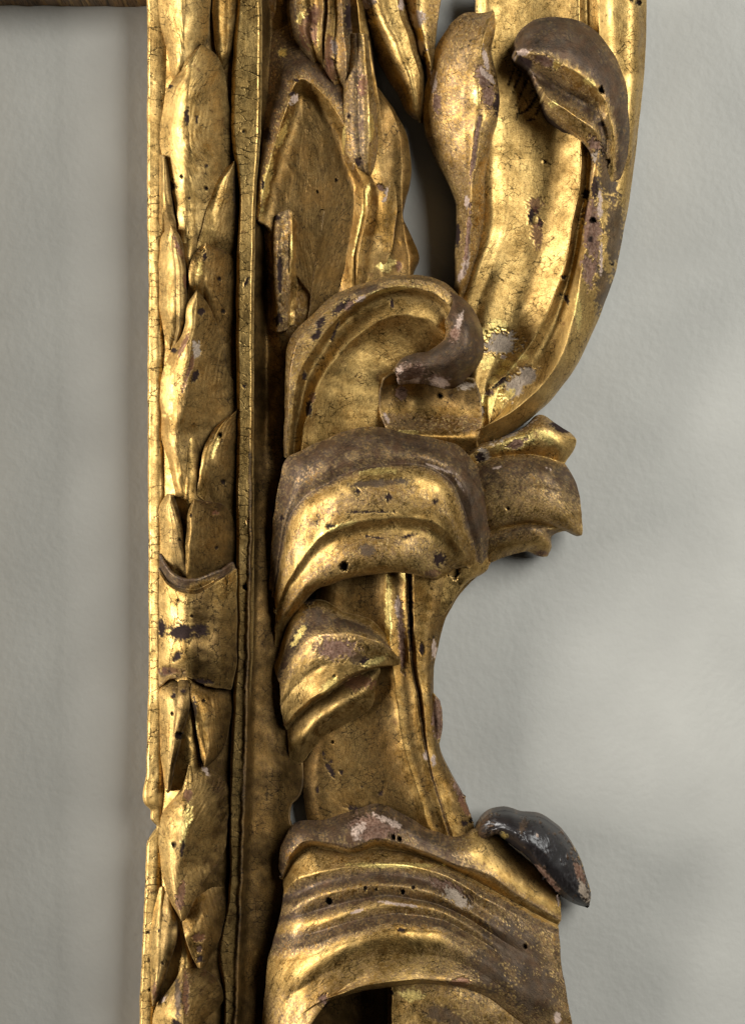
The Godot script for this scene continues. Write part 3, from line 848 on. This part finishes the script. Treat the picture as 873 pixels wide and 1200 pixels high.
func volute(fr: Node):
	var h := loft("volute_leaf", fr, [
		"d=.3 332,535,40 333,499,52 334,466,60 335,437,64 338,401,66 366,369,66 390,346,66 423,333,66 448,325,66 470,322,66 490,322,66 513,327,66 537,345,66 556,364,66",
		"! d=.45 335,535,62 337,499,78 339,466,86 341,437,90 347,404,92 372,374,92 396,353,92 426,339,94 450,330,96 470,327,98 490,327,100 511,332,102 531,349,102 546,368,102",
		"! d=.2 338,535,60 341,499,76 345,464,84 352,436,88 370,404,90 390,379,92 406,363,94 424,350,96 448,339,99 471,335,101 494,338,103 510,345,104 524,358,102 535,376,98",
		"b=0 d=-.4 344,535,44 348,499,54 356,464,62 365,436,66 384,405,68 402,382,70 418,367,72 434,356,76 453,348,80 474,346,82 494,350,84 508,358,84 519,370,82 529,384,78",
		"! d=.0 354,535,56 357,499,68 366,470,74 375,447,76 396,417,78 417,395,80 428,386,80 440,378,82 457,371,84 474,369,86 488,372,86 503,376,84 513,384,82 524,393,76",
		"d=-.2 366,535,50 367,500,60 376,472,66 386,450,68 404,424,70 422,404,70 434,395,70 446,388,71 460,383,72 474,382,73 486,384,73 498,388,72 508,394,70 518,401,66",
		"400,535,46 402,500,56 408,474,60 416,454,62 430,434,63 442,420,63 452,412,63 461,406,63 472,402,63 480,401,63 488,402,62 496,404,60 504,408,58 512,412,54",
		"452,535,40 456,497,44 458,474,48 460,458,50 460,446,54 458,438,58 464,430,58 470,424,58 476,420,58 483,416,58 490,414,56 497,413,54 505,414,52 512,417,50"],
		{"thick": 40, "tone": 0.04, "up": 0.12, "rough": 0.6, "spots": "k400,360,14,5,-40 w410,358,12,4,-40 e423,350,8,3,-30 k459,355,2,8 k392,390,2,14,20 k372,392,10,4,-50 k357,440,3,6 k376,378,9,5,-50 r366,465,4,7 k362,480,4,10 y350,375,3,8,45 y456,340,30,3,-8 d430,340,20,5,-15"})
	# the rolled end of the leaf
	loft("rolled_end", h, [
		"d=.9 527,341,72 549,356,86 561,376,82 567,400,78 562,424,74 549,441,72 527,453,70 505,448,72 484,446,76 468,448,80",
		"d=1 529,345,100 543,360,112 553,378,116 558,400,118 553,418,118 541,431,116 522,440,114 503,437,114 484,436,114 468,441,110",
		"d=1.1 530,349,104 534,364,120 543,380,130 546,398,134 541,411,134 530,420,132 515,427,130 499,428,130 482,430,126 466,437,116",
		"d=1.1 530,353,102 528,367,114 534,381,126 535,395,132 530,404,132 520,411,130 507,417,128 493,420,128 478,424,124 465,434,114",
		"! d=.7 530,358,94 524,374,98 527,384,104 526,394,106 520,400,106 512,406,106 502,411,108 488,414,110 473,420,108 463,432,104",
		"d=.3 529,362,74 521,378,80 522,387,78 521,396,76 516,402,74 509,407,74 499,412,76 486,414,80 471,420,82 461,432,84"],
		{"thick": 30, "tone": -0.2, "edge": 2.5, "edge_finish": 4, "spots": "w480,440,22,14,-15 w515,446,14,7,10 e471,444,12,13 e486,449,8,8,30 e514,448,15,5,8 e538,378,4,14,15 w533,392,6,10,30 w481,438,16,8,-25"})
	loft("volute_hollow", h, [
		"d=-.6 452,444,66 464,438,64 480,438,60 505,438,60 530,442,62 554,446,64",
		"d=-.7 448,455,58 464,452,50 480,450,44 505,450,44 530,454,52 558,458,60",
		"d=-.65 446,472,54 462,470,48 478,468,34 505,468,34 530,470,46 562,474,58",
		"d=.35 448,486,58 464,488,54 480,488,40 505,490,42 530,490,50 562,490,60",
		"d=.5 453,498,66 466,500,66 482,501,62 505,501,60 530,500,58 562,499,62",
		"d=.0 458,507,74 470,508,76 486,510,76 505,511,74 528,512,70 558,514,62",
		"d=.1 458,522,60 470,522,62 486,524,62 505,525,60 528,528,54 560,530,46"],
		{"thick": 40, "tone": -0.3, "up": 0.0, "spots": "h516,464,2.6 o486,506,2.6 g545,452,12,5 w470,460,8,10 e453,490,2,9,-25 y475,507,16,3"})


func bands(fr: Node):
	# --- upper ribbed band
	var b1 := loft("ribbed_band", fr, [
		"d=.6 316,690,40 317,662,46 319,627,56 327,568,66 336,538,74 357,526,80 380,515,84 404,506,86 438,500,86 470,506,86 512,515,82 537,523,76 553,538,70 565,556,64 574,578,58 580,602,52 580,630,48 569,664,42",
		"d=.9 319,692,46 322,664,54 326,630,66 336,577,82 347,549,92 366,537,100 388,526,106 412,518,110 442,513,112 472,518,112 508,527,108 530,536,102 544,549,98 554,564,94 562,584,88 567,604,82 569,632,68 567,665,48",
		"d=.75 320,696,48 324,672,58 328,640,70 338,596,86 350,572,98 370,557,108 394,545,116 420,537,121 446,533,124 472,534,124 502,539,122 522,548,118 535,560,114 545,574,110 551,590,104 555,608,98 561,634,80 565,665,52",
		"! d=.85 321,700,46 325,678,56 330,648,68 340,606,84 354,586,96 374,572,106 400,557,114 428,548,120 450,545,122 472,544,122 499,547,120 517,556,116 529,566,112 537,580,108 543,596,102 547,612,96 555,636,80 563,666,54",
		"b=1 d=.1 322,703,50 327,682,60 332,653,74 343,614,90 358,592,104 379,577,114 404,562,122 430,554,128 452,550,130 472,549,130 497,553,128 514,561,125 525,572,121 532,586,116 537,602,110 541,618,104 551,639,84 561,666,56",
		"d=.35 322,708,54 328,690,66 336,664,82 347,632,98 362,612,112 382,598,124 406,586,134 430,580,140 452,577,142 472,577,142 492,579,140 507,585,136 517,593,131 524,604,126 530,616,120 535,628,112 546,645,88 559,667,56",
		"! d=.0 323,714,54 330,698,66 340,678,82 352,658,98 365,640,112 381,625,124 404,615,132 430,610,137 452,608,139 470,607,139 489,608,137 503,611,133 513,616,128 520,621,122 527,626,116 533,635,108 543,650,88 557,667,56",
		"d=.1 323,718,48 331,704,58 342,688,74 354,670,90 366,653,103 383,638,114 406,628,122 431,622,126 452,620,128 468,619,128 485,620,126 498,622,122 507,626,117 514,631,112 521,637,104 528,644,96 536,654,86 545,664,72",
		"b=2 d=.35 323,726,46 333,712,60 345,697,77 357,682,93 371,668,106 388,656,118 409,648,126 432,643,131 452,641,132 466,640,132 480,641,130 491,642,126 500,645,120 506,648,114 511,652,106 516,656,96 522,661,84 530,668,70",
		"d=.05 323,742,40 335,726,52 347,710,66 358,696,82 370,687,94 388,680,105 408,674,113 430,670,118 450,668,119 464,668,119 477,668,117 488,670,112 496,672,106 502,673,100 507,674,92 511,675,84 517,674,72 526,672,60",
		"d=.3 324,768,26 334,738,34 346,720,46 357,704,62 368,693,76 386,685,86 407,678,92 430,674,96 450,672,97 463,671,97 476,672,96 487,674,92 495,676,88 501,677,82 506,678,76 511,679,68 516,678,60 524,675,50"],
		{"thick": 36, "floor": 10, "tone": 0.0, "up": 0.15, "edge": 2.0, "rough": 0.7, "spots": "h403,664,5.5 h506,680,1 r505,672,10,5 k515,655,8,10 d430,645,10,8 k388,617,6,4 k418,576,4,4 k510,588,3,3 e515,549,20,1.6,20 e540,570,12,1.6,55 k455,583,5,5 y400,617,24,3,-20 y365,642,12,3,-50 y440,553,26,4,-5 d445,566,40,5,-4 k331,607,3,3 k440,630,14,2,8 k478,628,10,2,-15 k434,600,30,1.6 d553,600,12,40,-10"})
	b1.set_meta("label", "upper ribbed band, its shoulders grey with patina")
	loft("band_end_web", fr, [
		"d=.05 500,620,60 506,640,60 510,660,58 506,690,54 500,720,50", "d=.0 520,622,70 524,640,70 526,660,66 518,690,60 508,720,54", "d=.05 545,628,72 552,645,70 552,668,64 536,692,56 519,722,48", "d=.2 560,632,54 570,650,50 572,664,46 546,684,40 524,716,34"],
		{"thick": 30, "tone": 0.05, "spots": "h532,671,6.5 o537,661,2.4 k548,655,4,8"})
	# --- the leaf beside it
	loft("side_leaf", fr, [
		"d=.3 540,536,46 560,523,48 590,513,48 616,500,48 634,487,46 650,496,46 668,507,44",
		"d=.15 542,540,62 562,529,68 592,520,74 618,512,78 638,505,78 656,510,72 674,515,58",
		"d=.05 544,543,60 563,534,64 594,526,70 622,522,74 644,521,74 660,524,68 674,522,52",
		"! d=.2 546,546,54 564,540,56 596,533,58 622,533,58 640,536,56 652,540,54 661,543,48",
		"b=3 d=.75 547,556,62 566,550,70 598,543,78 622,543,80 640,547,80 655,552,74 668,553,54",
		"d=.6 550,580,66 568,575,78 600,570,88 624,570,92 645,574,92 664,580,82 679,584,58",
		"d=.3 555,600,64 570,596,78 602,594,88 626,595,92 648,600,90 668,606,80 681,607,58",
		"d=.3 556,616,58 572,614,70 603,610,80 626,609,82 648,612,80 667,619,72 680,627,54",
		"! d=.1 557,626,50 574,622,60 604,616,68 626,614,68 642,616,66 656,619,60 664,621,48",
		"d=.75 558,634,54 576,632,64 606,622,76 626,620,78 636,622,74 642,625,66 646,629,50",
		"b=1 d=.2 560,646,50 578,642,58 607,634,70 626,632,74 637,634,70 643,637,62 645,642,46",
		"d=.3 566,662,34 580,657,38 604,649,44 620,646,48 629,650,48 636,652,44 641,652,36"],
		{"thick": 24, "floor": 14, "tone": 0.05, "up": 0.15, "spots": "y607,517,28,10,-20 y640,512,14,8,20 g600,505,30,6,-30 k655,500,14,5,30 w606,520,14,6,-25 g566,533,8,8 e640,548,1.5,1.5 e645,550,1.5,1.5 o595,596,2.4 k562,535,6,6 r635,648,8,4 e582,548,6,1.5,-15"})
	# --- the stem
	var st := loft("stem", fr, [
		"d=-.75 374,660,30 370,710,30 366,770,30 363,830,30 356,890,30 356,930,30 366,985,30",
		"d=-.7 384,660,44 382,710,44 380,770,44 378,830,44 372,890,44 370,930,44 382,985,44",
		"d=-.5 412,660,46 412,710,46 412,770,44 412,830,42 408,890,42 408,930,42 420,985,42",
		"d=-.45 446,660,54 448,710,54 452,770,54 458,830,54 464,880,50 476,930,48 494,985,46",
		"! 454,660,60 455,710,60 459,770,60 466,830,59 474,880,55 490,930,52 508,985,50",
		"d=-.45 464,660,56 466,710,56 470,770,56 476,830,56 482,880,53 498,930,50 516,985,48",
		"! 476,660,62 476,710,62 480,770,62 489,830,60 497,880,56 510,930,52 526,985,50",
		"! d=.7 479,660,53 480,710,51 483,770,52 493,830,50 500,880,51 512,930,50 528,985,48",
		"! 484,660,62 484,710,62 488,770,62 497,830,60 503,880,56 515,930,52 532,985,50",
		"d=-.4 520,660,64 506,710,62 499,770,60 503,830,58 508,880,54 526,930,48 546,985,46",
		"d=-.5 574,660,40 530,708,40 512,762,40 508,818,40 517,884,36 540,930,34 562,985,34"],
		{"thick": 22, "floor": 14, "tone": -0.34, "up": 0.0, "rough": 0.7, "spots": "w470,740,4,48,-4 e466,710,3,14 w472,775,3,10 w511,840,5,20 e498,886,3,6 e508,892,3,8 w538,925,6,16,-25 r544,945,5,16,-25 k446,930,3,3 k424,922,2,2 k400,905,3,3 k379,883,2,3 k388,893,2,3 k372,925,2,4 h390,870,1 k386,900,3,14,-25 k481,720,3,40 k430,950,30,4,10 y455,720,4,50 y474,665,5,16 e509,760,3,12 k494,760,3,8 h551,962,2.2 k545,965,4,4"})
	loft("splinter", st, ["505,816,28 505,830,28 506,850,28 507,872,28", "b=2 508,814,44 509,830,46 510,850,46 510,874,42", "514,820,44 515,830,46 515,850,46 513,872,40", "516,824,26 517,832,26 517,850,26 515,870,26"], {"thick": 14, "floor": 12, "edge": 1.0, "spots": "w511,846,10,34", "edge_finish": 4})
	loft("small_leaf", st, [
		"d=-.3 322,780,36 336,738,44 352,709,52 378,704,56 402,718,56 432,726,56 450,742,54 462,764,50",
		"! d=.3 324,790,44 338,748,58 354,722,66 378,712,72 402,724,74 430,732,74 448,746,70 462,766,58",
		"d=.85 326,795,48 342,758,66 358,736,76 380,728,86 404,730,92 430,738,92 447,750,86 462,768,62",
		"! b=3 d=.3 328,800,50 344,770,72 362,750,90 384,743,104 407,742,112 430,747,114 449,754,106 469,771,74",
		"d=.1 330,826,50 346,804,66 362,790,82 382,780,94 405,774,102 428,770,104 447,767,98 468,776,70",
		"! d=.0 334,850,44 350,832,60 364,820,76 380,811,88 402,796,96 428,785,98 447,780,92 467,779,66",
		"! d=-.6 336,856,34 352,838,42 366,825,48 382,815,52 403,800,54 424,790,54 437,785,52 448,780,48",
		"d=-.3 338,870,38 354,856,52 368,842,62 384,832,70 405,820,76 423,810,74 435,801,66 441,797,52",
		"d=-.5 342,896,28 354,892,34 364,880,40 382,862,46 402,850,48 424,837,50 437,824,48 440,812,42"],
		{"thick": 30, "floor": 16, "tone": 0.02, "up": 0.12, "spots": "d418,770,12,9 k428,775,6,5 w395,760,25,14 r420,800,20,10 y350,745,4,16,35 o392,793,2 d370,720,14,9 k362,700,7,9 y440,775,16,4,-25 y385,805,14,6,-40"})
	# --- lower ribbed band
	var b2 := loft("ribbed_band", fr, [
		"d=.7 326,1016,44 331,990,58 345,970,64 377,966,68 411,956,72 444,947,74 474,960,74 508,978,72 538,984,66,.5 562,974,62,-.2 606,1000,54,-.5 655,1042,46,-.4",
		"d=.8 329,1022,54 336,996,72 350,979,82 380,975,88 412,968,92 444,962,94 472,971,94 504,987,90 536,1000,82,.5 566,1002,78,-.2 608,1030,68,-.5 656,1064,54,-.3",
		"! d=.7 331,1027,58 341,1001,78 355,986,90 386,988,96 412,993,100 440,982,102 468,988,100 500,999,96 532,1012,88,0.70 566,1022,82,0.50 608,1050,70,0.60 656,1078,54,0.60",
		"! d=-.6 332,1030,48 344,1008,62 360,994,70 388,996,74 414,1000,78 440,994,80 466,997,78 497,1005,76 529,1018,74 564,1036,70 606,1060,64 653,1084,52",
		"d=.0 332,1036,54 346,1022,72 366,1014,86 392,1011,94 418,1008,98 442,1006,98 466,1006,96 494,1010,94 526,1022,88,0.30 562,1042,80,0.50 606,1066,70,0.60 654,1090,56,0.60",
		"! d=.05 333,1042,60 347,1031,80 368,1024,94 393,1018,103 419,1015,107 442,1013,108 464,1013,106 492,1017,103 523,1027,97,0.30 560,1048,88,0.50 606,1073,76,0.60 654,1096,60,0.60",
		"d=.85 332,1054,60 347,1046,74 369,1036,90 394,1030,100 420,1026,106 442,1024,108 463,1025,107 490,1029,103 521,1039,96,0.75 558,1060,86,0.52 607,1088,78,0.60 655,1110,60,0.60",
		"d=.35 330,1068,64 346,1062,86 370,1052,104 395,1046,115 421,1040,121 442,1038,123 462,1039,122 488,1043,118 519,1053,110,0.35 556,1072,98,0.50 608,1104,80,0.60 656,1126,60,0.60",
		"! d=.85 328,1078,62 345,1074,84 371,1066,95 396,1060,106 421,1054,112 442,1050,114 462,1050,113 486,1054,109 518,1062,102,0.80 554,1080,90,0.56 608,1114,80,0.60 657,1136,60,0.60",
		"d=.1 326,1088,64 344,1084,88 372,1081,106 396,1075,118 420,1068,124 442,1063,127 462,1060,127 486,1062,123 518,1069,115,0.30 553,1088,102,0.50 610,1124,82,0.60 659,1146,60,0.60",
		"! d=.75 322,1100,66 341,1098,90 370,1093,103 396,1085,115 421,1078,121 442,1074,124 462,1071,124 486,1073,120 517,1078,113,0.75 552,1096,100,0.52 612,1134,84,0.60 661,1156,60,0.60",
		"! d=.6 319,1112,68 337,1112,94 364,1108,114 392,1098,127 418,1090,134 442,1084,137 462,1081,137 486,1083,133 516,1086,126,0.70 550,1104,112,0.50 614,1146,86,0.60 664,1170,60,0.60",
		"b=3 d=.05 316,1122,68 332,1124,94 358,1121,116 388,1110,130 415,1100,138 440,1093,142 462,1089,142 486,1090,138 515,1092,130,0.30 549,1110,116,0.50 616,1154,88,0.60 666,1180,60,0.60",
		"d=.2 311,1160,60 324,1166,86 346,1162,108 378,1142,124 408,1128,132 436,1120,136 462,1118,137 486,1118,134 514,1120,128,0.30 548,1132,116,0.50 618,1176,88,0.60 669,1200,58,0.60",
		"d=.1 303,1400,48 316,1400,68 338,1210,92 358,1188,108 384,1170,118 415,1160,126 440,1155,129 462,1152,130 488,1150,128 514,1150,124,0.30 546,1156,104,0.50 612,1196,80,0.60 672,1226,56,0.60",
		"d=.3 302,1420,40 318,1420,50 344,1224,62 364,1200,82 378,1178,92 411,1165,98 440,1159,100 462,1156,102 490,1154,90 514,1154,90,0.30 545,1160,86,0.50 610,1202,66,0.60 672,1240,40,0.60"],
		{"thick": 26, "floor": 14, "tone": -0.08, "up": 0.18, "rough": 0.6, "warp": 0.9, "spots": "h386,1056,4.5 o428,1041,3 o441,1042,2.2 h472,1045,3 o484,1040,2.5 w438,968,30,12,10 e420,975,8,12,30 e455,962,20,4,25 w440,978,20,8 h461,981,2.6 h468,983,2.6 y460,1014,60,3 h615,1109,2.6 w530,1044,30,8,30 g535,1052,24,8,30 d600,1110,44,26,40 d625,1160,30,30 r538,1151,14,5 e653,1192,4,7 k470,1090,4,3 k483,1158,3,3 d575,1140,30,20,40 w379,1172,6,8 o480,1160,2 o550,1187,2.5 e418,1068,8,2,-20 e470,1060,30,2,8"})
	b2.set_meta("label", "lower ribbed band with a chipped lip")
	loft("lower_lobe", b2, [
		"d=.2 455,1140,40 455,1170,40 456,1205,40 458,1420,40", "! d=.1 458,1138,84 459,1170,88 460,1205,86 464,1420,80", "d=.2 500,1138,94 500,1170,100 502,1205,98 506,1420,90", "d=.4 560,1140,86 560,1172,96 564,1205,94 568,1420,84", "d=.5 620,1160,60 622,1185,70 626,1212,70 630,1420,60"],
		{"thick": 30, "floor": 16, "tone": 0.0, "spots": "k459,1163,3,3 y480,1165,16,8 d520,1190,30,10,20"})
	loft("added_shade_board", fr, ["d=-.9 320,1128,10 318,1200,10 316,1440,10", "d=-.9 420,1128,12 420,1200,12 420,1440,12", "d=-.9 520,1128,10 520,1200,10 520,1440,10"], {"thick": 8, "floor": 2, "cell": 3.0, "tone": -0.4, "up": 0.0, "edge_finish": 4})  # added dark board, stands in for shade in the lower opening
	var bud := loft("leaf_tip", b2, [
		"d=.4 558,984,52 562,966,56 573,954,58 590,949,58 612,955,58 632,957,58 648,966,56 662,979,54 676,1001,52 686,1026,50 692,1052,46 690,1062,42",
		"d=1 561,984,62 568,968,78 580,960,86 596,959,90 612,964,92 630,968,92 644,977,90 658,991,86 671,1012,80 681,1034,72 689,1056,58 690,1062,46",
		"b=2 d=1 566,984,66 576,973,84 588,969,94 601,972,100 613,979,104 627,985,104 640,996,102 653,1010,96 665,1028,88 676,1044,76 686,1058,58 689,1062,46",
		"! d=.9 570,984,64 582,978,80 593,980,88 604,986,94 614,994,98 625,1004,100 637,1016,98 649,1030,92 660,1043,82 670,1052,70 682,1060,54 688,1063,44",
		"d=.6 570,986,52 580,980,54 592,986,58 604,994,60 615,1002,62 626,1013,64 637,1027,64 647,1039,60 658,1050,56 669,1057,50 681,1062,44 688,1064,38"],
		{"thick": 22, "floor": 24, "tone": -0.3, "edge": 2.5, "edge_finish": 5, "spots": "K625,985,70,40,35 K660,1030,50,36,50 K600,966,28,16,10 y590,979,5,4,30 w636,1022,12,4,50 w646,1034,8,4,45 w652,1042,5,3,40 w680,1025,5,18,-20 g684,1045,5,14,-20 e629,979,2,2 d612,968,5,12,20"})
	bud.set_meta("label", "blackened leaf tip that has lost its gold")
	loft("paint_drip", b2, ["650,1052,46 650,1060,46", "b=3 653,1050,54 653,1062,54", "657,1052,46 657,1060,46"], {"thick": 10, "floor": 30, "edge": 1.5, "spots": "e653,1056,9,12", "edge_finish": 4, "cell": 1.2})
